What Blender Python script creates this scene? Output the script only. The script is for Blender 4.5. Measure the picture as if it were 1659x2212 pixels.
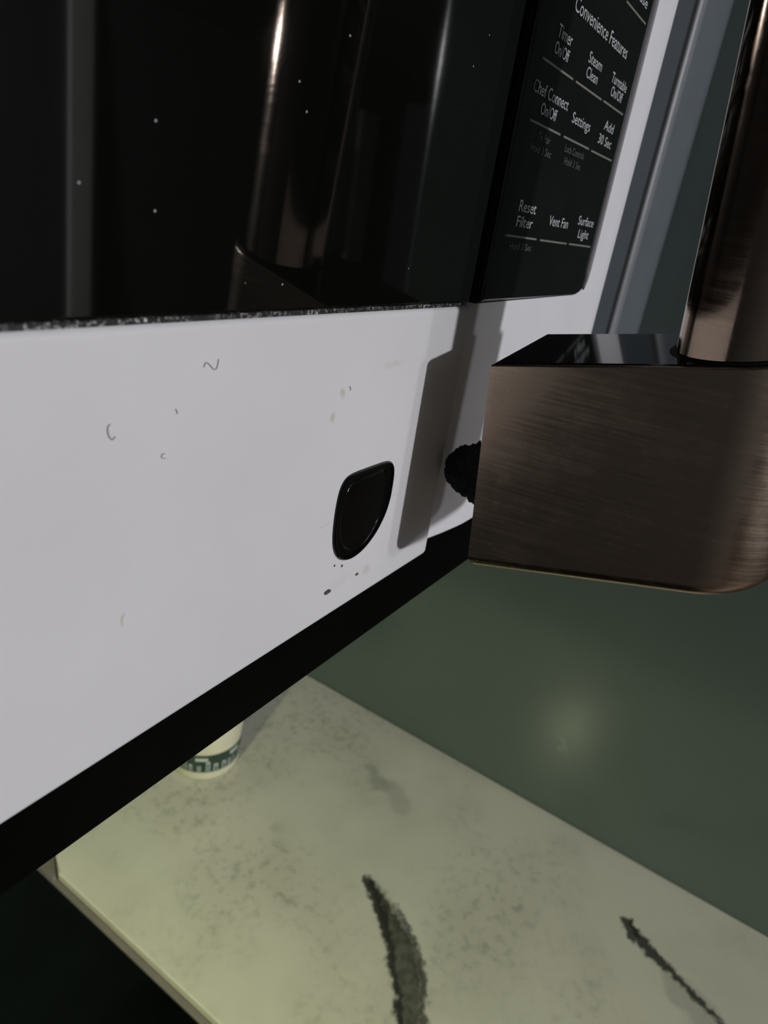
import bpy, bmesh, math, random
from mathutils import Vector, Matrix, noise

random.seed(7)
S = bpy.context.scene
for o in list(bpy.data.objects):
    bpy.data.objects.remove(o, do_unlink=True)
COL = S.collection

# ------------------------------------------------------------------ camera
cd = bpy.data.cameras.new('camera')
cam = bpy.data.objects.new('camera', cd)
COL.objects.link(cam)
cd.sensor_fit = 'VERTICAL'
cd.sensor_height = 36.0
cd.lens = 36.0 * 1495.5 / 2212.0
cd.clip_start = 0.002
cd.clip_end = 50
rt = Vector((0.54512517, -0.82555164, 0.1459556))
dn = Vector((-0.26206604, -0.33317443, -0.90571308))
fw = Vector((0.7963416, 0.45547699, -0.39797082))
cam.matrix_world = Matrix(((rt.x, -dn.x, -fw.x, 0.0),
                           (rt.y, -dn.y, -fw.y, -0.085),
                           (rt.z, -dn.z, -fw.z, 0.0),
                           (0, 0, 0, 1)))
cd.dof.use_dof = True
cd.dof.focus_distance = 0.165
cd.dof.aperture_fstop = 24.0
S.camera = cam

# ------------------------------------------------------------------ world, lights, exposure
w = bpy.data.worlds.new('dim_room')
S.world = w
w.use_nodes = True
w.node_tree.nodes['Background'].inputs[0].default_value = (0.75, 0.85, 1.0, 1)
w.node_tree.nodes['Background'].inputs[1].default_value = 0.012
S.view_settings.view_transform = 'Standard'
S.view_settings.look = 'None'
S.view_settings.gamma = 1
S.view_settings.use_curve_mapping = False
S.view_settings.exposure = 0.0


def lamp(name, kind, loc, power, color, **kw):
    d = bpy.data.lights.new(name, kind)
    d.energy = power
    d.color = color
    for k, v in kw.items():
        setattr(d, k, v)
    o = bpy.data.objects.new(name, d)
    o.location = loc
    COL.objects.link(o)
    return o


lamp('pendant_bulb', 'POINT', (0.00, -3.4, 0.68), 212, (0.985, 0.975, 1.0), shadow_soft_size=0.055)
lamp('pendant_bulb', 'POINT', (0.68, -3.4, 0.68), 42, (0.985, 0.975, 1.0), shadow_soft_size=0.055)
lamp('hood_bulb', 'AREA', (-0.125, 0.107, -0.1260), 2.15, (0.95, 1.0, 0.60), shape='DISK', size=0.035)

# ------------------------------------------------------------------ material helpers


class NT:
    def __init__(s, name):
        s.m = bpy.data.materials.new(name)
        s.m.use_nodes = True
        s.t = s.m.node_tree
        s.b = s.t.nodes['Principled BSDF']

    def n(s, kind, **kw):
        q = s.t.nodes.new(kind)
        for k, v in kw.items():
            setattr(q, k, v)
        return q

    def put(s, sock, v):
        if isinstance(v, bpy.types.NodeSocket):
            s.t.links.new(v, sock)
        else:
            sock.default_value = v

    def pos(s):
        if not hasattr(s, '_p'):
            s._p = s.n('ShaderNodeTexCoord').outputs['Object']
        return s._p

    def math(s, op, a, b=0.0, c=None, clamp=False):
        q = s.n('ShaderNodeMath', operation=op)
        q.use_clamp = clamp
        s.put(q.inputs[0], a)
        s.put(q.inputs[1], b)
        if c is not None:
            s.put(q.inputs[2], c)
        return q.outputs[0]

    def ramp(s, v, lo, hi, a=0.0, b=1.0):
        q = s.n('ShaderNodeMapRange')
        s.put(q.inputs[0], v)
        for i, x in enumerate((lo, hi, a, b)):
            q.inputs[i + 1].default_value = x
        return q.outputs[0]

    def noise(s, scale, detail=3.0, rough=0.5, vec=None, out=0):
        q = s.n('ShaderNodeTexNoise')
        s.put(q.inputs['Vector'], vec if vec is not None else s.pos())
        q.inputs['Scale'].default_value = scale
        q.inputs['Detail'].default_value = detail
        q.inputs['Roughness'].default_value = rough
        return q.outputs[out]

    def mapping(s, scale=(1, 1, 1), rot=(0, 0, 0), loc=(0, 0, 0), kind='POINT', vec=None):
        q = s.n('ShaderNodeMapping', vector_type=kind)
        s.put(q.inputs[0], vec if vec is not None else s.pos())
        q.inputs['Location'].default_value = loc
        q.inputs['Rotation'].default_value = rot
        q.inputs['Scale'].default_value = scale
        return q.outputs[0]

    def mix(s, f, a, b):
        q = s.n('ShaderNodeMix', data_type='RGBA')
        s.put(q.inputs[0], f)
        s.put(q.inputs[6], a if isinstance(a, bpy.types.NodeSocket) else (*a[:3], 1))
        s.put(q.inputs[7], b if isinstance(b, bpy.types.NodeSocket) else (*b[:3], 1))
        return q.outputs[2]

    def vlen(s, v):
        q = s.n('ShaderNodeVectorMath', operation='LENGTH')
        s.put(q.inputs[0], v)
        return q.outputs['Value']

    def blob(s, loc, rad, rot=(0, 0, 0), hard=0.5, vec=None):
        """1 inside an ellipsoid round loc, 0 outside."""
        return s.ramp(s.vlen(s.mapping(rad, rot, loc, 'TEXTURE', vec)), 1.0, hard)

    def warp(s, amount, scale, detail=3):
        nz = s.noise(scale, detail, out=1)
        a = s.n('ShaderNodeVectorMath', operation='SUBTRACT')
        s.put(a.inputs[0], nz)
        a.inputs[1].default_value = (0.5, 0.5, 0.5)
        b = s.n('ShaderNodeVectorMath', operation='SCALE')
        s.put(b.inputs[0], a.outputs[0])
        b.inputs['Scale'].default_value = amount
        c = s.n('ShaderNodeVectorMath', operation='ADD')
        s.put(c.inputs[0], s.pos())
        s.put(c.inputs[1], b.outputs[0])
        return c.outputs[0]

    def segdist(s, p, a, b):
        """distance from p to the segment a-b"""
        a, b = Vector(a), Vector(b)
        ab = b - a
        sub = s.n('ShaderNodeVectorMath', operation='SUBTRACT')
        s.put(sub.inputs[0], p)
        sub.inputs[1].default_value = a
        dot = s.n('ShaderNodeVectorMath', operation='DOT_PRODUCT')
        s.put(dot.inputs[0], sub.outputs[0])
        dot.inputs[1].default_value = ab / ab.length_squared
        t = s.math('ADD', dot.outputs['Value'], 0.0, clamp=True)
        sc = s.n('ShaderNodeVectorMath', operation='SCALE')
        sc.inputs[0].default_value = ab
        s.put(sc.inputs['Scale'], t)
        d = s.n('ShaderNodeVectorMath', operation='DISTANCE')
        s.put(d.inputs[0], sub.outputs[0])
        s.put(d.inputs[1], sc.outputs[0])
        return d.outputs['Value'], t

    def bump(s, h, strength=0.2, dist=0.001):
        q = s.n('ShaderNodeBump')
        s.put(q.inputs['Height'], h)
        q.inputs['Strength'].default_value = strength
        q.inputs['Distance'].default_value = dist
        s.t.links.new(q.outputs[0], s.b.inputs['Normal'])

    def set(s, **kw):
        names = {'color': 'Base Color', 'rough': 'Roughness', 'metal': 'Metallic', 'ior': 'IOR',
                 'spec': 'Specular IOR Level', 'aniso': 'Anisotropic', 'coat': 'Coat Weight',
                 'emit': 'Emission Color', 'emit_s': 'Emission Strength'}
        for k, v in kw.items():
            if isinstance(v, tuple) and len(v) == 3:
                v = (*v, 1)
            s.put(s.b.inputs[names[k]], v)
        return s


def plain(name, color, rough=0.5, var=0.06, scale=60, **kw):
    q = NT(name)
    n = q.noise(scale, 4)
    q.set(color=q.mix(q.ramp(n, 0.3, 0.7), tuple(c * (1 - var) for c in color), tuple(min(1, c * (1 + var)) for c in color)),
          rough=rough, **kw)
    return q


M = {}
# white baked enamel of the door rail, with the marks of use
q = NT('white_enamel')
wp = q.warp(0.004, 300, 4)
base = q.mix(q.ramp(q.noise(25, 3), 0.3, 0.7), (0.745, 0.74, 0.76), (0.785, 0.78, 0.795))
for loc, rad, amt, colr in (((0.1441, 0, -0.0905), (0.0022, .01, 0.0020), 0.35, (0.55, 0.36, 0.22)),
                            ((0.1225, 0, -0.0378), (0.0010, .01, 0.0013), 0.5, (0.50, 0.36, 0.22)),
                            ((0.1425, 0, -0.0335), (0.0050, .01, 0.0014), 0.3, (0.62, 0.50, 0.38)),
                            ((0.1198, 0, -0.0430), (0.0008, .01, 0.0012), 0.5, (0.55, 0.38, 0.28)),
                            ((0.0653, 0, -0.0707), (0.0006, .01, 0.0011), 0.55, (0.52, 0.42, 0.28)),
                            ((0.0736, 0, -0.0423), (0.0006, .01, 0.0004), 0.4, (0.3, 0.3, 0.3)),
                            ((0.1320, 0, -0.0890), (0.0060, .01, 0.0025), 0.14, (0.6, 0.48, 0.36))):
    base = q.mix(q.math('MULTIPLY', q.blob(loc, rad, vec=wp, hard=0.2), amt), base, colr)
for a, b in (((0.1198, 0, -0.0703), (0.1235, 0, -0.0698)), ((0.1500, 0, -0.0700), (0.1545, 0, -0.0705))):
    d, t = q.segdist(q.pos(), (a[0], -0.0005, a[2]), (b[0], -0.0005, b[2]))
    base = q.mix(q.ramp(d, 0.0003, 0.00005 + 0.0005, 0.75, 0.0), base, (0.12, 0.10, 0.08))
q.set(color=base, rough=0.42, spec=0.4)
q.bump(q.noise(900, 2), 0.04, 0.0002)
M['white'] = q.m
M['white2'] = plain('white_enamel_panel', (0.80, 0.80, 0.83), 0.38, 0.02, spec=0.4).m

# black door glass with dust
q = NT('black_glass')


def specks(q, scale, cut, thr, vec=None):
    v = q.n('ShaderNodeTexVoronoi', feature='F1')
    q.put(v.inputs['Vector'], vec if vec is not None else q.pos())
    v.inputs['Scale'].default_value = scale
    near = q.math('LESS_THAN', v.outputs['Distance'], cut)
    sep = q.n('ShaderNodeSeparateColor')
    q.put(sep.inputs[0], v.outputs['Color'])
    return q.math('MULTIPLY', near, q.math('GREATER_THAN', sep.outputs[0], thr))


dust = q.math('MAXIMUM', specks(q, 420, 0.075, 0.93), specks(q, 200, 0.055, 0.86))
q.set(color=q.mix(dust, (0.0032, 0.0034, 0.0026), (0.42, 0.44, 0.44)),
      rough=q.ramp(dust, 0, 1, 0.035, 0.6), ior=1.85)
M['glass'] = q.m
M['panel_glass'] = plain('panel_glass', (0.0058, 0.0064, 0.0056), 0.08, 0.2, ior=1.5).m
q = NT('glass_edge_grime')
s_ = q.math('MULTIPLY', q.ramp(q.noise(900, 5, 0.75), 0.50, 0.62), q.ramp(q.noise(60, 2), 0.38, 0.62))
q.set(color=q.mix(s_, (0.01, 0.01, 0.01), (0.62, 0.60, 0.58)), rough=0.6)
M['grime'] = q.m
M['black_plastic'] = plain('black_plastic', (0.0008, 0.0008, 0.0008), 0.5, 0.2, spec=0.05).m
M['gloss_black'] = plain('gloss_black', (0.004, 0.004, 0.0045), 0.07, 0.2, ior=1.6).m
M['insert_black'] = plain('insert_black', (0.003, 0.003, 0.003), 0.12, 0.2, spec=0.25).m
M['rim'] = plain('rim_grey', (0.24, 0.23, 0.25), 0.4, 0.05).m
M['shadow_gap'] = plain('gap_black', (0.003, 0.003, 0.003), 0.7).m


def bronze(name, e, base=(0.46, 0.31, 0.215), rough=0.30, along=True):
    q = NT(name)
    # fine brushing lines around / across the part
    g = q.mapping((40, 40, 1500)) if along else q.mapping((1500, 1500, 60))
    brush = q.noise(1.0, 5, 0.65, vec=g)
    wear = q.noise(90, 5, 0.6)
    q.set(color=q.mix(q.ramp(wear, 0.35, 0.7), base, tuple(c * 0.88 for c in base)),
          metal=1.0, rough=q.math('ADD', q.ramp(brush, 0.3, 0.7, rough - 0.05, rough + 0.05), q.ramp(wear, 0.45, 0.7, 0, 0.08)))
    q.bump(brush, e, 0.00012)
    return q.m


M['bronze_bar'] = bronze('brushed_bronze_bar', 0.015, (0.32, 0.245, 0.19), rough=0.12)
M['bronze'] = bronze('brushed_bronze_bracket', 0.045, (0.48, 0.37, 0.28), 0.22)
q = NT('charred_rubber')
q.set(color=(0.004, 0.004, 0.004), rough=0.65)
q.bump(q.noise(1500, 5, 0.7), 0.9, 0.0006)
M['rubber'] = q.m

for nm, c, r in (('print', (0.50, 0.53, 0.56), 0.6), ('print_dim', (0.095, 0.10, 0.092), 0.6), ('print_line', (0.19, 0.19, 0.17), 0.6)):
    M[nm] = plain(nm, c, r, 0.15, 2500).m

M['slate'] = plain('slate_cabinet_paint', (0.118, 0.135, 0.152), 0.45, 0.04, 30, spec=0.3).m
M['slate_dark'] = plain('slate_door_paint', (0.070, 0.082, 0.092), 0.45, 0.04, 30, spec=0.3).m  # darker version of the cabinet slate, used on the door
M['bead'] = plain('bead_paint', (0.20, 0.21, 0.225), 0.4, 0.04, 60).m  # paler than the slate: highlight of the filler's rounded edge painted in
q = NT('slate_wall_paint')
col = q.mix(q.ramp(q.noise(9, 3), 0.3, 0.7), (0.125, 0.162, 0.148), (0.137, 0.176, 0.160))
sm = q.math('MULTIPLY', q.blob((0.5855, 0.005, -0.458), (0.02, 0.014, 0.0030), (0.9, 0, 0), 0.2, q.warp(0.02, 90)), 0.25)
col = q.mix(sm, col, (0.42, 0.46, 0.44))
q.set(color=col, rough=0.20, ior=1.5)
q.bump(q.noise(260, 3), 0.07, 0.0005)
M['wall'] = q.m

# marble counter
q = NT('marble')
wp = q.warp(0.030, 45, 5)
wp2 = q.warp(0.012, 160, 4)
base = q.mix(q.ramp(q.noise(14, 4), 0.35, 0.7), (0.69, 0.67, 0.56), (0.60, 0.58, 0.48))
cloud = q.ramp(q.noise(7, 3), 0.42, 0.60)
fleck = q.math('MULTIPLY', q.ramp(q.noise(120, 6, 0.65), 0.50, 0.70), cloud)
base = q.mix(q.math('MULTIPLY', fleck, 0.50), base, (0.20, 0.235, 0.18))
zc = -0.544


def vein(q, pts, wvec, soft, strength, colr, base, core=None):
    """dark vein along pts = (x, y, half width)"""
    best = None
    for (x0, y0, w0), (x1, y1, w1) in zip(pts, pts[1:]):
        d, t = q.segdist(wvec, (x0, y0, zc), (x1, y1, zc))
        wd = q.math('MULTIPLY_ADD', t, w1 - w0, w0)
        r = q.math('SUBTRACT', d, wd)
        best = r if best is None else q.math('MINIMUM', best, r)
    f = q.ramp(best, soft, -soft * 0.3)
    return q.mix(q.math('MULTIPLY', f, strength), base, colr), best


P1 = [(.397, .094, .0022), (.391, .083, .0042), (.379, .064, .0070), (.365, .042, .0095), (.350, .029, .0105), (.335, .017, .0078), (.316, .006, .0074), (.29, -.018, .008)]
base, b1 = vein(q, P1, wp2, 0.0075, 0.30, (0.24, 0.24, 0.20), base)
smoke = q.mix(q.ramp(q.noise(110, 5, 0.6), 0.38, 0.62), (0.050, 0.052, 0.040), (0.120, 0.122, 0.095))
base, b1 = vein(q, P1, wp2, 0.0036, 0.95, smoke, base)
# blackish rims of the vein, clearer on the left edge
PL = [(.3965, .0985, .0034), (.387, .084, .0046), (.3765, .069, .0042), (.360, .051, .0028), (.345, .039, .0022), (.331, .025, .0022), (.313, .012, .0026), (.29, -.008, .003)]
base, _ = vein(q, PL, wp2, 0.0024, 0.9, (0.030, 0.032, 0.026), base)
PR = [(.392, .066, .0012), (.382, .047, .0015), (.369, .028, .0018), (.352, .014, .0022), (.330, .002, .0026), (.30, -.02, .003)]
base, _ = vein(q, PR, wp2, 0.0022, 0.85, (0.05, 0.052, 0.042), base)
P2w = [(.500, -.125, .003), (.480, -.158, .010), (.45, -.205, .017), (.42, -.25, .02)]
base, _ = vein(q, P2w, wp, 0.006, 0.38, (0.25, 0.26, 0.22), base)
P2 = [(.513, -.103, .0036), (.505, -.114, .0062), (.498, -.130, .0050), (.4925, -.145, .0030), (.480, -.177, .0020), (.462, -.215, .0015)]
base, _ = vein(q, P2, wp2, 0.0022, 0.9, (0.022, 0.024, 0.020), base)
base, _ = vein(q, [(.5175, -.1055, .0012), (.506, -.1145, .002)], wp2, 0.002, 0.9, (0.022, 0.024, 0.020), base)
base, _ = vein(q, [(.506, .168, .006), (.497, .150, .008)], wp, 0.006, 0.5, (0.27, 0.285, 0.25), base)
base, _ = vein(q, [(.500, .140, .008), (.482, .118, .008)], wp, 0.006, 0.34, (0.30, 0.31, 0.28), base)
q.set(color=base, rough=0.17, spec=0.5)
M['marble'] = q.m
M['cooktop'] = plain('cooktop_glass', (0.0025, 0.0035, 0.003), 0.12, 0.3, 20, ior=1.3).m
M['trim_metal'] = plain('range_trim', (0.24, 0.215, 0.19), 0.45, 0.1, 50, metal=0.3).m
M['room'] = plain('room_paint', (0.07, 0.075, 0.08), 0.8, 0.05, 3).m
M['floor'] = plain('floor_wood', (0.09, 0.06, 0.04), 0.5, 0.2, 6).m
M['casing'] = plain('casing_white', (0.78, 0.77, 0.75), 0.5, 0.03, 10).m
M['board'] = plain('board_grey', (0.16, 0.14, 0.13), 0.6, 0.1, 8).m
M['board2'] = plain('board_pale', (0.30, 0.29, 0.27), 0.6, 0.1, 8).m
M['dark_fridge'] = plain('dark_fridge', (0.010, 0.010, 0.010), 0.4, 0.1).m
M['paper'] = plain('cup_cream', (0.62, 0.60, 0.44), 0.4, 0.04, 80).m
M['label'] = plain('label_green', (0.020, 0.045, 0.030), 0.35, 0.2, 300).m
M['label_print'] = plain('label_print', (0.48, 0.54, 0.50), 0.5, 0.1, 300).m
M['lint'] = plain('lint', (0.10, 0.10, 0.11), 0.8).m
M['lint2'] = plain('lint_pale', (0.9, 0.9, 0.92), 0.8).m
M['crumb'] = plain('crumb', (0.08, 0.055, 0.03), 0.7, 0.3, 900).m
q = NT('lamp_glass')
q.set(color=(0.9, 0.9, 0.9), emit=(0.95, 0.97, 1.0), emit_s=12.0)
M['lamp_glass'] = q.m
q = NT('hood_lens')
q.set(color=(0.9, 0.9, 0.8), emit=(0.93, 1.0, 0.66), emit_s=4.0)
M['hood_lens'] = q.m

# ------------------------------------------------------------------ object helpers


def meta(o, label=None, cat=None, group=None, kind=None):
    if label:
        o['label'] = label
    if cat:
        o['category'] = cat
    if group:
        o['group'] = group
    if kind:
        o['kind'] = kind
    return o


def empty(name, loc, label=None, cat=None):
    o = bpy.data.objects.new(name, None)
    o.location = loc
    o.empty_display_size = 0.02
    COL.objects.link(o)
    meta(o, label, cat)
    return o


def wmat(o):
    return Matrix.Translation(o.location) if o.type == 'EMPTY' else Matrix.Identity(4)


def obj(name, bm, mat, parent=None, smooth=False, label=None):
    """link a bmesh built in world coordinates"""
    me = bpy.data.meshes.new(name)
    bmesh.ops.recalc_face_normals(bm, faces=bm.faces)
    bm.to_mesh(me)
    bm.free()
    for m_ in (mat if isinstance(mat, (list, tuple)) else [mat]):
        me.materials.append(m_)
    if smooth:
        me.polygons.foreach_set('use_smooth', [True] * len(me.polygons))
        me.set_sharp_from_angle(angle=math.radians(38))
    o = bpy.data.objects.new(name, me)
    COL.objects.link(o)
    if smooth:
        wn = o.modifiers.new('weighted_normals', 'WEIGHTED_NORMAL')
        wn.keep_sharp = True
        wn.weight = 100
    if parent:
        o.parent = parent
        p, mm = parent, Matrix.Identity(4)
        if parent.type == 'EMPTY':
            o.matrix_parent_inverse = Matrix.Translation(world_loc(parent)).inverted()
    if label:
        o['label'] = label
    return o


def world_loc(e):
    v = Vector(e.location)
    if e.parent and e.parent.type == 'EMPTY':
        v = v + world_loc(e.parent)
    return v


def box(x0, x1, y0, y1, z0, z1, bevel=0.0, seg=2, bm=None):
    b = bmesh.new()
    vs = [b.verts.new((x, y, z)) for x in (x0, x1) for y in (y0, y1) for z in (z0, z1)]
    for f in ((0, 1, 3, 2), (4, 6, 7, 5), (0, 4, 5, 1), (2, 3, 7, 6), (0, 2, 6, 4), (1, 5, 7, 3)):
        b.faces.new([vs[i] for i in f])
    if bevel:
        bmesh.ops.bevel(b, geom=b.edges[:], offset=bevel, segments=seg, profile=0.5, affect='EDGES')
    if bm is None:
        return b
    me = bpy.data.meshes.new('t')
    b.to_mesh(me)
    b.free()
    bm.from_mesh(me)
    bpy.data.meshes.remove(me)
    return bm


def prism(pts, a, b_, axis, bevel=0.0, seg=3):
    """extrude a closed 2-D outline; axis 'y': pts=(x,z), axis 'z': pts=(x,y)"""
    b = bmesh.new()

    def mk(p, t):
        return (p[0], t, p[1]) if axis == 'y' else (p[0], p[1], t)
    lo = [b.verts.new(mk(p, a)) for p in pts]
    hi = [b.verts.new(mk(p, b_)) for p in pts]
    n = len(pts)
    f0 = b.faces.new(lo)
    f1 = b.faces.new(hi[::-1])
    for i in range(n):
        b.faces.new((lo[i], hi[i], hi[(i + 1) % n], lo[(i + 1) % n]))
    if bevel:
        ed = list({e for f in (f0, f1) for e in f.edges})
        bmesh.ops.bevel(b, geom=ed, offset=bevel, segments=seg, profile=0.5, affect='EDGES')
    return b


def tube(path, r, n=10, taper=None, bm=None):
    b = bm or bmesh.new()
    rings = []
    for i, p in enumerate(path):
        p = Vector(p)
        t = (Vector(path[min(i + 1, len(path) - 1)]) - Vector(path[max(i - 1, 0)])).normalized()
        u = t.orthogonal().normalized()
        v = t.cross(u)
        rr = r * (taper(i / (len(path) - 1)) if taper else 1)
        rings.append([b.verts.new(p + rr * (math.cos(a) * u + math.sin(a) * v)) for a in [2 * math.pi * k / n for k in range(n)]])
    for A, B in zip(rings, rings[1:]):
        for k in range(n):
            b.faces.new((A[k], A[(k + 1) % n], B[(k + 1) % n], B[k]))
    b.faces.new(rings[0][::-1])
    b.faces.new(rings[-1])
    return b


def lathe(prof, cx, cy, n=64):
    b = bmesh.new()
    rings = []
    for r, z in prof:
        if r < 1e-6:
            rings.append([b.verts.new((cx, cy, z))] * n)
        else:
            rings.append([b.verts.new((cx + r * math.cos(2 * math.pi * k / n), cy + r * math.sin(2 * math.pi * k / n), z)) for k in range(n)])
    for A, B in zip(rings, rings[1:]):
        for k in range(n):
            vs = []
            for v in (A[k], A[(k + 1) % n], B[(k + 1) % n], B[k]):
                if v not in vs:
                    vs.append(v)
            if len(vs) > 2:
                b.faces.new(vs)
    return b


def struct(name, bm, mat, **kw):
    return meta(obj(name, bm, mat, **kw), kind='structure')


# ------------------------------------------------------------------ room shell
ZF, ZCL = -1.454, 1.0
struct('floor', box(-2.4, 6.8, -4.3, 0.46, ZF - 0.1, ZF), M['floor'])
struct('ceiling', box(-2.4, 6.8, -4.3, 0.46, ZCL, ZCL + 0.1), M['room'])
struct('wall_back', box(-2.4, 6.8, 0.36, 0.46, ZF, ZCL), M['wall'])
struct('wall_right', box(0.5855, 0.70, -0.2665, 0.36, ZF, ZCL, 0.003), M['wall'])
struct('wall_left', box(-2.5, -2.4, -4.3, 0.46, ZF, ZCL), M['room'])
struct('wall_front', box(-2.4, 6.8, -4.4, -4.3, ZF, ZCL), M['room'])
struct('wall_far_right', box(6.8, 6.9, -4.3, 0.46, ZF, ZCL), M['room'])
# pale strip added across the room, leaned to set its stripe in the door glass
b = box(2.93, 3.09, -4.20, -4.17, ZF, ZCL - 0.06, 0.004)
for v in b.verts:
    k = (v.co.z - ZF) / 2.4
    v.co.x += 0.17 * k - 0.085
    v.co.y -= 0.095 * k
meta(obj('plank', b, M['casing']), 'pale plank on the far wall, mirrored as a grey stripe in the glass', 'plank')

# ------------------------------------------------------------------ microwave
mw = empty('microwave', (-0.08, 0.18, -0.121),
           'white over-the-range microwave with black glass door and bronze handle', 'microwave')
XL, XS, XR, ZT = -0.46, 0.1795, 0.3015, 0.30
obj('body', box(XL + 0.002, XR - 0.001, 0.022, 0.359, -0.110, ZT - 0.001, 0.002), M['shadow_gap'], mw, label='black steel case behind the white front')
# black vent base under the door
bb = prism([(0.0045, -0.0935), (0.0040, -0.1180), (0.0044, -0.1186), (0.0054, -0.1188), (0.0060, -0.1200), (0.0075, -0.1214), (0.010, -0.1218), (0.358, -0.1218), (0.358, -0.0935)], 0, 1, 'z')
for v in bb.verts:   # outline was (y, z); turn it along x
    y, z, t = v.co.x, v.co.y, v.co.z
    v.co = (XL + t * (XR - XL - 0.0005), y, z)
    if z < -0.1:
        v.co.z -= (0.24 - v.co.x) * 0.009
obj('bottom_panel', bb, M['black_plastic'], mw, smooth=True, label='black lower strip below the white door')
obj('lamp_lens', box(-0.155, -0.095, 0.080, 0.134, -0.1240, -0.1219, 0.0006), M['hood_lens'], mw)

# door: white lower rail
ZG = -0.0206
db = box(XL, XS, 0.0, 0.021, -0.0978, ZG, 0.0016, 4)
for v in db.verts:
    if v.co.z < -0.09:
        v.co.z -= (XS - v.co.x) * 0.0150
door = obj('door', db, M['white'], mw, smooth=True, label='white door rail below black glass')
# top white rail, out of the frame
obj('top_rail', box(XL, XR, 0.0, 0.021, 0.262, ZT, 0.0016, 3), M['white2'], mw, smooth=True)
obj('window_glass', box(XL, 0.1778, 0.0004, 0.021, ZG + 0.0003, 0.2615, 0.0010, 4), M['glass'], door, smooth=True, label='glossy black door glass with dust')
obj('glass_edge', box(XL, 0.172, -0.0002, 0.0020, ZG - 0.0001, ZG + 0.0008, 0.0001, 1), M['grime'], door, label='grimy whitish speckled joint under the glass')

# D-shaped black latch insert in the rail
D_OUT = [(126.2, -61.5), (128.0, -59.4), (131.0, -58.8), (138.0, -58.8), (145.5, -58.9), (148.0, -59.6), (149.4, -62.0), (149.7, -66.0), (149.6, -70.5),
         (148.3, -74.6), (145.6, -78.4), (142.0, -81.2), (138.0, -82.9), (133.5, -83.3), (129.6, -81.9), (127.0, -79.0), (125.7, -75.2), (125.3, -70.0), (125.5, -65.0)]


def smoothpoly(p, k=3):
    for _ in range(k):
        q_ = []
        for i in range(len(p)):
            a, b = Vector(p[i]), Vector(p[(i + 1) % len(p)])
            q_ += [tuple(a * 0.75 + b * 0.25), tuple(a * 0.25 + b * 0.75)]
        p = q_
    return p


D_OUT = smoothpoly([(x / 1000, z / 1000) for x, z in D_OUT], 2)
cxm = sum(p[0] for p in D_OUT) / len(D_OUT)
czm = sum(p[1] for p in D_OUT) / len(D_OUT)


def ring_loft(levels, name, mat, parent, cap=True, label=None):
    b = bmesh.new()
    R_ = []
    for s_, y in levels:
        R_.append([b.verts.new((cxm + (x - cxm) * s_, y, czm + (z - czm) * s_)) for x, z in D_OUT])
    n = len(D_OUT)
    for A, B in zip(R_, R_[1:]):
        for k in range(n):
            b.faces.new((A[k], A[(k + 1) % n], B[(k + 1) % n], B[k]))
    if cap:
        b.faces.new(R_[-1])
    return obj(name, b, mat, parent, smooth=True, label=label)


ring_loft([(1.012, 0.0005), (1.010, -0.0005), (0.985, -0.0009), (0.955, -0.0008), (0.93, -0.0002), (0.86, -0.0001), (0.80, -0.00012), (0.77, -0.0004), (0.74, -0.00025)],
          'latch_insert', M['insert_black'], door, label='glossy black D-shaped insert in the white rail')

# control panel: white frame + glass
pf = bmesh.new()
xs = [(XS + 0.0012, 0.0062), (XS + 0.0016, 0.0036), (XS + 0.003, 0.0026), (0.192, 0.0012), (0.2015, 0.0002), (0.2045, 0.0), (0.290, 0.0), (0.2975, 0.0003), (0.3002, 0.0014), (0.3014, 0.0038), (0.3015, 0.021)]
cols = []
for x, y in xs:
    cols.append([pf.verts.new((x, y + (0.0012 if z == -0.0957 else 0), z)) for z in (-0.0957, -0.0945, -0.0205, 0.262)])
for A, B in zip(cols, cols[1:]):
    for k in range(3):
        pf.faces.new((A[k], A[k + 1], B[k + 1], B[k]))
# close behind
back = [pf.verts.new((x, 0.021, z)) for x in (xs[0][0], xs[-1][0]) for z in (-0.0957, 0.262)]
pf.faces.new([back[0], back[1], cols[0][3], cols[0][2], cols[0][1], cols[0][0]])
pf.faces.new([back[0]] + [c[0] for c in cols] + [])
panel = obj('control_panel', pf, M['white2'], mw, smooth=True, label='white frame around the black control glass')
r_ = 0.009
pts = [(0.1806, -0.0196), (0.268 - r_, -0.0182)]
for k in range(1, 9):
    a = -math.pi / 2 + k * math.pi / 16
    pts.append((0.2690 - r_ + r_ * math.cos(a), -0.0182 + r_ + r_ * math.sin(a)))
pts += [(0.2690, 0.2615), (0.1806, 0.2615)]
gl = prism(pts, -0.0016, 0.0042, 'y', 0.0008, 4)
pglass = obj('panel_glass', gl, M['panel_glass'], panel, smooth=True, label='black touch glass with grey lettering')
gp = [(x + (0.0013 if x > 0.25 else -0.0002), z - (0.0006 if z < 0 else 0)) for x, z in pts]
obj('glass_gasket', prism(gp, -0.0002, 0.004, 'y', 0.0002, 1), M['shadow_gap'], panel, smooth=True, label='dark gap line around the control glass')  # black sheet in place of the shade in the gap round the glass

rim = [(x, z) for x, z in pts[1:-1] if x > 0.2640]
b = bmesh.new()
prev = None
for i, (x, z) in enumerate(rim):
    k = min(1.0, i / 4)
    cur = [b.verts.new((x - 0.0036 * k, -0.00164, z + 0.0010 * (1 - k) + 0.0004)), b.verts.new((x - 0.0033 * k, -0.0022, z + 0.0008 * (1 - k) + 0.0003)), b.verts.new((x - 0.0012 * k, -0.0022, z)), b.verts.new((x - 0.0008 * k, -0.0014, z))]
    if prev:
        for q0 in range(3):
            b.faces.new((prev[q0], prev[q0 + 1], cur[q0 + 1], cur[q0]))
    prev = cur
obj('glass_rim', b, M['rim'], panel, smooth=True, label='thin grey rim on the right edge of the glass')  # grey strip stands in for light caught on the bevelled glass edge
YT = -0.00175


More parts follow.
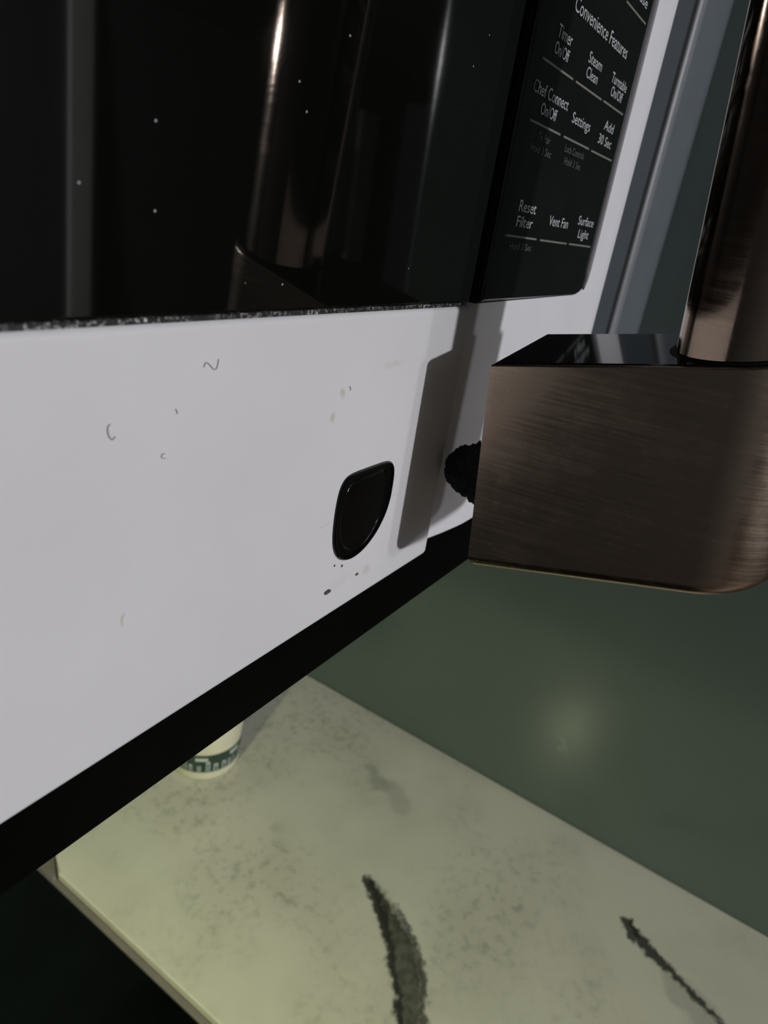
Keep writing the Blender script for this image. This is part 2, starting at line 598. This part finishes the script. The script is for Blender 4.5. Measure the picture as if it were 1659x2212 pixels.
def text_mesh(txt):
    cu = bpy.data.curves.new('t', 'FONT')
    cu.body = txt
    cu.size = 1.0
    cu.resolution_u = 3
    to = bpy.data.objects.new('t', cu)
    COL.objects.link(to)
    dg = bpy.context.evaluated_depsgraph_get()
    me = bpy.data.meshes.new_from_object(to.evaluated_get(dg))
    bpy.data.objects.remove(to)
    bpy.data.curves.remove(cu)
    return me


def print_text(txt, x0, x1, zb, cap, mat='print', bold=True):
    me = text_mesh(txt)
    xs_ = [v.co.x for v in me.vertices]
    lo, hi = min(xs_), max(xs_)
    capm = 0.729 * 0.95
    for v in me.vertices:
        v.co = (x0 + (v.co.x - lo) / (hi - lo) * (x1 - x0), YT, zb + v.co.y / capm * cap)
    me.materials.clear()
    me.materials.append(M[mat])
    o = bpy.data.objects.new('lettering', me)
    COL.objects.link(o)
    o.parent = panel
    return o


mm = 0.001
T = [('Convenience Features', 201.3, 250.5, 53.0, 3.3, 'print'),
     ('Timer', 194.0, 204.5, 45.6, 2.8, 'print'), ('On/Off', 194.0, 204.5, 42.0, 2.7, 'print'),
     ('Steam', 219.0, 231.0, 45.5, 2.7, 'print'), ('Clean', 219.6, 229.8, 42.0, 2.7, 'print'),
     ('Turntable', 241.8, 258.4, 45.3, 2.7, 'print'), ('On/Off', 244.0, 256.5, 42.0, 2.7, 'print'),
     ('Chef Connect', 185.8, 211.6, 32.0, 2.8, 'print'), ('On/Off', 193.2, 204.8, 28.2, 2.7, 'print'),
     ('Settings', 216.6, 233.0, 30.1, 2.7, 'print'),
     ('Add', 245.6, 255.4, 32.9, 2.7, 'print'), ('30 Sec', 242.9, 256.8, 28.7, 2.7, 'print'),
     ('To Pair', 195.0, 204.0, 22.4, 1.9, 'print_dim'), ('Hold 3 Sec', 191.4, 206.8, 19.4, 1.9, 'print_dim'),
     ('Lock Controls', 216.2, 233.4, 22.5, 1.9, 'print_dim'), ('Hold 3 Sec', 217.8, 232.6, 19.4, 1.9, 'print_dim'),
     ('Reset', 192.3, 204.6, 4.6, 2.9, 'print'), ('Filter', 192.6, 204.2, 0.7, 2.8, 'print'),
     ('Vent Fan', 216.6, 233.5, 2.5, 2.8, 'print'),
     ('Surface', 242.6, 258.8, 4.4, 2.7, 'print'), ('Light', 245.5, 256.4, 0.4, 2.7, 'print'),
     ('Hold 3 Sec', 191.0, 207.2, -5.3, 1.8, 'print_dim'),
     ('Start/', 244.5, 256.5, 71.8, 2.6, 'print_dim'), ('Pause', 243.5, 258.5, 68.2, 2.6, 'print')]
for t_, a, b_, z_, c_, m_ in T:
    print_text(t_, a * mm, b_ * mm, z_ * mm, c_ * mm, m_)
for a, b_, z_ in ((187.5, 210.8, 39.5), (213.1, 237.2, 39.5), (239.2, 261.2, 39.6), (187.5, 210.4, 25.9), (213.2, 236.5, 25.9), (238.8, 261.3, 25.8),
                  (186.5, 209.6, -1.9), (212.6, 236.4, -1.95), (238.9, 261.6, -1.9), (238.7, 261.2, 65.0)):
    obj('key_line', box(a * mm, b_ * mm, YT, -0.0015, (z_ - .26) * mm, (z_ + .26) * mm), M['print_line'], panel)

# ------------------------------------------------------------------ handle, hanging loose at its lower end
eo = Vector((0.14992086, -0.9676836, 0.20276141))
eu = Vector((0.0014874, 0.09697452, 0.99528575))
ex = Vector((0.9874, 0.0, 0.1580))
KH = 0.990
P0 = Vector((0.15944 * KH, -0.085 + 0.068 * KH, -0.03104 * KH))
DD = 0.085 * KH
W, OB, H, RB, OBB = 0.400 * DD, 0.655 * DD, 0.658 * DD, 0.178 * DD, 0.631 * DD
handle = empty('handle', (P0.x - mw.location.x, P0.y - mw.location.y, P0.z - H - mw.location.z))
handle.parent = mw
handle['label'] = 'brushed bronze bar handle, lower end pulled off the door'


def hp(x, o, u):
    return P0 + ex * x + eo * o + eu * u


def capsule(inset=0.0, n=28):
    r = W / 2 - inset
    c = [(inset, inset), ]
    for k in range(n + 1):
        a = math.pi - k * math.pi / n
        c.append((W / 2 + r * math.cos(a), OB + r * math.sin(a)))
    c.append((W - inset, inset))
    return c


def bracket(u0, u1, bev, name, top_cap=True, off=0.0, mat='bronze'):
    b = bmesh.new()
    lev = [(bev, u0), (bev * 0.62, u0 + bev * 0.10), (bev * 0.28, u0 + bev * 0.35), (bev * 0.08, u0 + bev * 0.65), (0.0, u0 + bev),
           (0.0, u1 - 0.0006), (0.0002, u1 - 0.0002), (0.0006, u1)]
    R_ = []
    for ins, u in lev:
        R_.append([b.verts.new(hp(x, o if i not in (0, len(capsule()) - 1) else o + off, u)) for i, (x, o) in enumerate(capsule(ins))])
    n = len(R_[0])
    for A, B in zip(R_, R_[1:]):
        for k in range(n):
            b.faces.new((A[k], A[(k + 1) % n], B[(k + 1) % n], B[k]))
    b.faces.new(R_[0])
    b.faces.new(R_[-1])
    return obj(name, b, M[mat], handle, smooth=True)


o_ = bracket(-H, 0.0, 0.0042, 'bracket')
o_['label'] = 'bronze lower end block standing off the door'
# glossy dark cap set in the top of the block
b = bmesh.new()
lo = [b.verts.new(hp(x, o, 0.00002)) for x, o in capsule(0.0009)]
hi = [b.verts.new(hp(x, o, 0.00030)) for x, o in capsule(0.0011)]
for k in range(len(lo)):
    b.faces.new((lo[k], lo[(k + 1) % len(lo)], hi[(k + 1) % len(lo)], hi[k]))
b.faces.new(hi)
obj('bracket_cap', b, M['gloss_black'], handle, label='glossy near-black top face of the block')
# dark ring where the bar enters
b = bmesh.new()
n = 48
A = [b.verts.new(hp(W / 2 + (RB + .0010) * math.cos(t), OBB + (RB + .0014) * math.sin(t), 0.00036)) for t in [2 * math.pi * k / n for k in range(n)]]
b.faces.new(A)
obj('bar_socket', b, M['shadow_gap'], handle)
BAR_L = 0.256
b = bmesh.new()
n = 72
rings = []
for u in (0.0004, 0.0008, 0.06, 0.12, 0.18, BAR_L):
    rr = RB - (0.0004 if u < 0.0005 else 0)
    rings.append([b.verts.new(hp(W / 2 + rr * math.cos(t), OBB + rr * math.sin(t), u)) for t in [2 * math.pi * k / n for k in range(n)]])
for A, B in zip(rings, rings[1:]):
    for k in range(n):
        b.faces.new((A[k], A[(k + 1) % n], B[(k + 1) % n], B[k]))
b.faces.new(rings[0])
b.faces.new(rings[-1])
obj('bar', b, M['bronze_bar'], handle, smooth=True)
ou = bracket(BAR_L, BAR_L + 0.034, 0.0012, 'bracket', off=0.0105)
# charred rubber mount between block and door
bm_ = bmesh.new()
bmesh.ops.create_icosphere(bm_, subdivisions=5, radius=1.0)
c0 = Vector((0.1790, -0.0100, -0.0662))
for v in bm_.verts:
    d = v.co.normalized()
    nz = noise.fractal(d * 2.6 + Vector((3, 1, 7)), 0.6, 2.1, 5) * 0.20
    ridge = abs(noise.noise(d * 6)) * 0.16
    r = 1 + nz + ridge
    y = d.y
    v.co = c0 + Vector((d.x * 0.0062 * r, y * 0.0088 * (1 + nz * 0.2), d.z * (0.0078 + 0.0016 * -y) * r))
# torn fringe on top
for k in range(9):
    a = random.uniform(-1, 1)
    base_p = c0 + Vector((a * 0.003, random.uniform(-0.006, 0.001), 0.0062))
    tip = base_p + Vector((random.uniform(-.001, .001), -0.0006, random.uniform(0.0015, 0.0036)))
    tube([base_p, base_p.lerp(tip, 0.5) + Vector((0.0003, 0, 0)), tip], 0.0010, 6, lambda t: 1.0 - 0.9 * t, bm_)
obj('rubber_mount', bm_, M['rubber'], handle, smooth=True, label='charred torn black mount behind the block')

# ------------------------------------------------------------------ upper cabinet and filler to its right
cab = empty('upper_cabinet', (0.40, 0.20, -0.1195), 'slate grey wall cabinet standing right of the microwave', 'cabinet')
obj('carcass', box(0.3035, 0.5850, 0.062, 0.359, -0.1195, 0.70, 0.001), M['shadow_gap'], cab, label='dark inside edge seen in the gap')
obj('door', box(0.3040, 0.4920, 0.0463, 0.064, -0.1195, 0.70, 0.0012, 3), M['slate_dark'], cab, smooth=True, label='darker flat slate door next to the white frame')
obj('gap_seal', box(0.4925, 0.5050, 0.0478, 0.062, -0.1195, 0.70), M['shadow_gap'], cab, label='black line between door and filler')  # black strip stands in for the shade deep in the gap
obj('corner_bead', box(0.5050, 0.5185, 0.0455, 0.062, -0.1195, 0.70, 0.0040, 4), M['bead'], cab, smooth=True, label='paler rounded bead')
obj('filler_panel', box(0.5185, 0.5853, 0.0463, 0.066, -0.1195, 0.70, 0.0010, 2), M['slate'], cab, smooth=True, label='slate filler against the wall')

# ------------------------------------------------------------------ range and counter
rg = empty('range', (-0.13, -0.02, ZF), 'black glass cooktop below the microwave at lower left', 'stove')
obj('cooktop', box(-0.52, 0.2280, -0.33, 0.344, -0.567, -0.5520, 0.0010), M['cooktop'], rg, smooth=True, label='black glass cooking surface')
obj('range_body', box(-0.52, 0.2285, -0.32, 0.345, ZF, -0.568, 0.003), M['white2'], rg)
tr = prism([(0.2288, 0.3045), (0.2325, 0.3045), (0.2455, 0.3275), (0.2455, 0.345), (0.2285, 0.345)], -0.566, -0.5480, 'z', 0.0006, 2)
obj('rear_trim', tr, M['trim_metal'], rg, smooth=True, label='grey-brown metal corner piece at the back of the cooktop')
b = bmesh.new()
obj('side_trim', box(0.2282, 0.2328, -0.33, 0.3440, -0.5675, -0.5505, 0.0006, 2, ), M['trim_metal'], rg, label='thin grey-brown strip along the counter')

ct = prism([(0.2335, -0.275), (0.5850, -0.275), (0.5850, 0.3595), (0.2465, 0.3595), (0.2465, 0.327), (0.2335, 0.303)], -0.574, zc, 'z', 0.0015, 3)
meta(obj('countertop', ct, M['marble'], None, smooth=True),
     'pale marble countertop with dark veins against the dark green wall', 'counter')
bc = empty('base_cabinet', (0.41, 0.0, ZF), 'slate base cabinet carrying the marble countertop', 'cabinet')
obj('carcass', box(0.236, 0.5850, -0.245, 0.3595, ZF + 0.09, -0.5745), M['slate'], bc)
obj('plinth', box(0.240, 0.5850, -0.20, 0.3595, ZF, ZF + 0.0895), M['shadow_gap'], bc)
for z0, z1 in ((-1.36, -0.74), (-0.73, -0.585)):
    dr = obj('door' if z0 < -1 else 'drawer', box(0.240, 0.581, -0.264, -0.2455, z0, z1, 0.002), M['slate'], bc, smooth=True)
    zz = z1 - 0.05 if z0 < -1 else (z0 + z1) / 2
    obj('knob', tube([(0.41, -0.264, zz), (0.41, -0.278, zz), (0.41, -0.288, zz)], 0.012, 20, lambda t: 0.5 if t < 0.4 else 1.0), M['bronze_bar'], dr, smooth=True)

# ------------------------------------------------------------------ cup on the counter
CX, CY, CZ = 0.4065, 0.3140, zc + 0.0003
cup = empty('tub', (CX, CY, CZ), 'cream round tub with dark green printed band, half hidden behind the black strip', 'tub')


def cr(z):
    return 0.0345 + z * 0.05


pr = [(0.0, 0.0008), (cr(0) - 0.003, 0.0008), (cr(0) - 0.0018, 0.0), (cr(0), 0.0012), (cr(0.006), 0.006), (cr(0.03), 0.03), (cr(0.07), 0.07), (cr(0.088), 0.088), (cr(0.09) + .001, 0.0895), (cr(0.09) - .002, 0.0900), (0.0, 0.0900)]
obj('cup_body', lathe([(r, CZ + z) for r, z in pr], CX, CY, 96), M['paper'], cup, smooth=True)
bandp = [(cr(0.010) + .00005, 0.0100), (cr(0.0102) + .0004, 0.0103), (cr(0.0325) + .0004, 0.0325), (cr(0.0328), 0.0328)]
obj('label_band', lathe([(r, CZ + z) for r, z in bandp], CX, CY, 96), M['label'], cup, smooth=True, label='dark green band with pale printed marks')
b = bmesh.new()
random.seed(21)


def cyl_patch(b, a0, a1, z0, z1):
    k = max(2, int((a1 - a0) / 0.05) + 1)
    lo, hi = [], []
    for i in range(k):
        a = a0 + (a1 - a0) * i / (k - 1)
        for z, L in ((z0, lo), (z1, hi)):
            r = cr(z) + .0006
            L.append(b.verts.new((CX + r * math.cos(a), CY + r * math.sin(a), CZ + z)))
    for i in range(k - 1):
        b.faces.new((lo[i], lo[i + 1], hi[i + 1], hi[i]))


a = -math.pi
while a < math.pi - 0.1:
    h = random.uniform(0.0180, 0.023)
    wd = random.uniform(0.05, 0.09)
    cyl_patch(b, a, a + 0.028, 0.0115, h)
    if random.random() < 0.7:
        cyl_patch(b, a + wd, a + wd + 0.028, 0.0115, h)
        if random.random() < 0.6:
            cyl_patch(b, a, a + wd + 0.028, h, h + 0.0022)
    a += random.uniform(0.16, 0.26)
for k in range(6):
    a = -2.6 + k * 0.98
    cyl_patch(b, a, a + 0.34, 0.0255, 0.0295)
obj('print', b, M['label_print'], cup, label='pale printed strokes on the band')

# ------------------------------------------------------------------ small bits on the door rail


def crumb(name, x, z, s, label, cat, seed, sx=1.0, sz=1.0, mat='crumb'):
    b = bmesh.new()
    bmesh.ops.create_icosphere(b, subdivisions=3, radius=1)
    for v in b.verts:
        d = v.co.normalized()
        r = 1 + 0.5 * noise.noise(d * 2.2 + Vector((seed, 0, 0)))
        v.co = Vector((x + d.x * s * sx * r, -s * 0.35 + d.y * s * 0.4, z + d.z * s * sz * r))
    return meta(obj(name, b, M[mat], None, smooth=True), label, cat)


crumb('crumb', 0.1264, -0.0901, 0.00075, 'brown food crumb stuck low on the white rail, largest below the black insert', 'crumb', 1, 1.6, 0.7)
crumb('crumb', 0.1281, -0.0832, 0.00028, 'tiny dark speck at left just under the black insert', 'crumb', 2)
crumb('crumb', 0.1315, -0.0845, 0.00034, 'tiny dark speck at right just under the black insert', 'crumb', 3)
crumb('crumb', 0.1393, -0.0899, 0.00045, 'small dark crumb on the rail right of the largest crumb', 'crumb', 4, 1.4, 0.7)


def fibre(pts, r, label, mat='lint'):
    out = []
    P = [Vector((x / 1000, -0.00012, z / 1000)) for x, z in pts]
    for i in range(len(P) - 1):
        p0, p1, p2, p3 = P[max(i - 1, 0)], P[i], P[i + 1], P[min(i + 2, len(P) - 1)]
        for k in range(6):
            t = k / 6
            out.append(0.5 * ((2 * p1) + (-p0 + p2) * t + (2 * p0 - 5 * p1 + 4 * p2 - p3) * t * t + (-p0 + 3 * p1 - 3 * p2 + p3) * t ** 3))
    out.append(P[-1])
    return meta(obj('lint_fibre', tube(out, r, 6), M[mat], None, smooth=True), label, 'fibre')


fibre([(81.4, -28.3), (81.7, -27.6), (82.4, -27.8), (83.4, -28.7), (84.1, -28.9), (84.5, -28.2), (84.6, -27.2)], 0.00006, 'dark curly hair on the white rail below the black glass')
fibre([(63.2, -35.1), (62.8, -35.6), (62.9, -36.7), (63.5, -37.6), (64.1, -37.2)], 0.00007, 'curved grey hair near the left side of the white rail')
fibre([(75.6, -34.6), (75.9, -35.0), (76.0, -35.5)], 0.00006, 'short straight dark hair in the middle of the white rail')
fibre([(124.4, -36.7), (125.0, -37.1), (124.9, -37.7)], 0.00006, 'short brown hair beside the rust stain near the shaded edge')
fibre([(73.6, -41.9), (73.0, -42.0), (73.0, -42.5), (73.5, -42.7)], 0.00005, 'faint tiny curled hair at centre left of the rail')

# ------------------------------------------------------------------ far side of the room, seen only mirrored in the glass
bd = empty('notice_board', (5.85, -4.29, -0.4), 'grey board on the far wall, mirrored faintly in the door glass', 'board')  # board added out of view only for what the glass mirrors
obj('panel', box(5.50, 6.00, -4.299, -4.27, -0.45, 0.45, 0.004), M['board'], bd)
obj('side_strip', box(6.01, 6.30, -4.299, -4.26, -0.55, 0.80, 0.004), M['board2'], bd)
for px, lab in ((0.68, 'right of the two pendant lamps behind the viewer'), (0.00, 'left of the two pendant lamps behind the viewer')):
    cl = meta(empty('pendant_lamp', (px, -3.4, 0.70), lab, 'lamp'), group='pendant lamps over the room')
    obj('cord', tube([(px, -3.4, 0.999), (px, -3.4, 0.82)], 0.003, 8), M['shadow_gap'], cl)
    obj('lamp_shade', lathe([(0.012, 0.82), (0.03, 0.815), (0.07, 0.79), (0.10, 0.755), (0.098, 0.755), (0.068, 0.786), (0.03, 0.81), (0.012, 0.815)], px, -3.4, 32), M['casing'], cl, smooth=True)
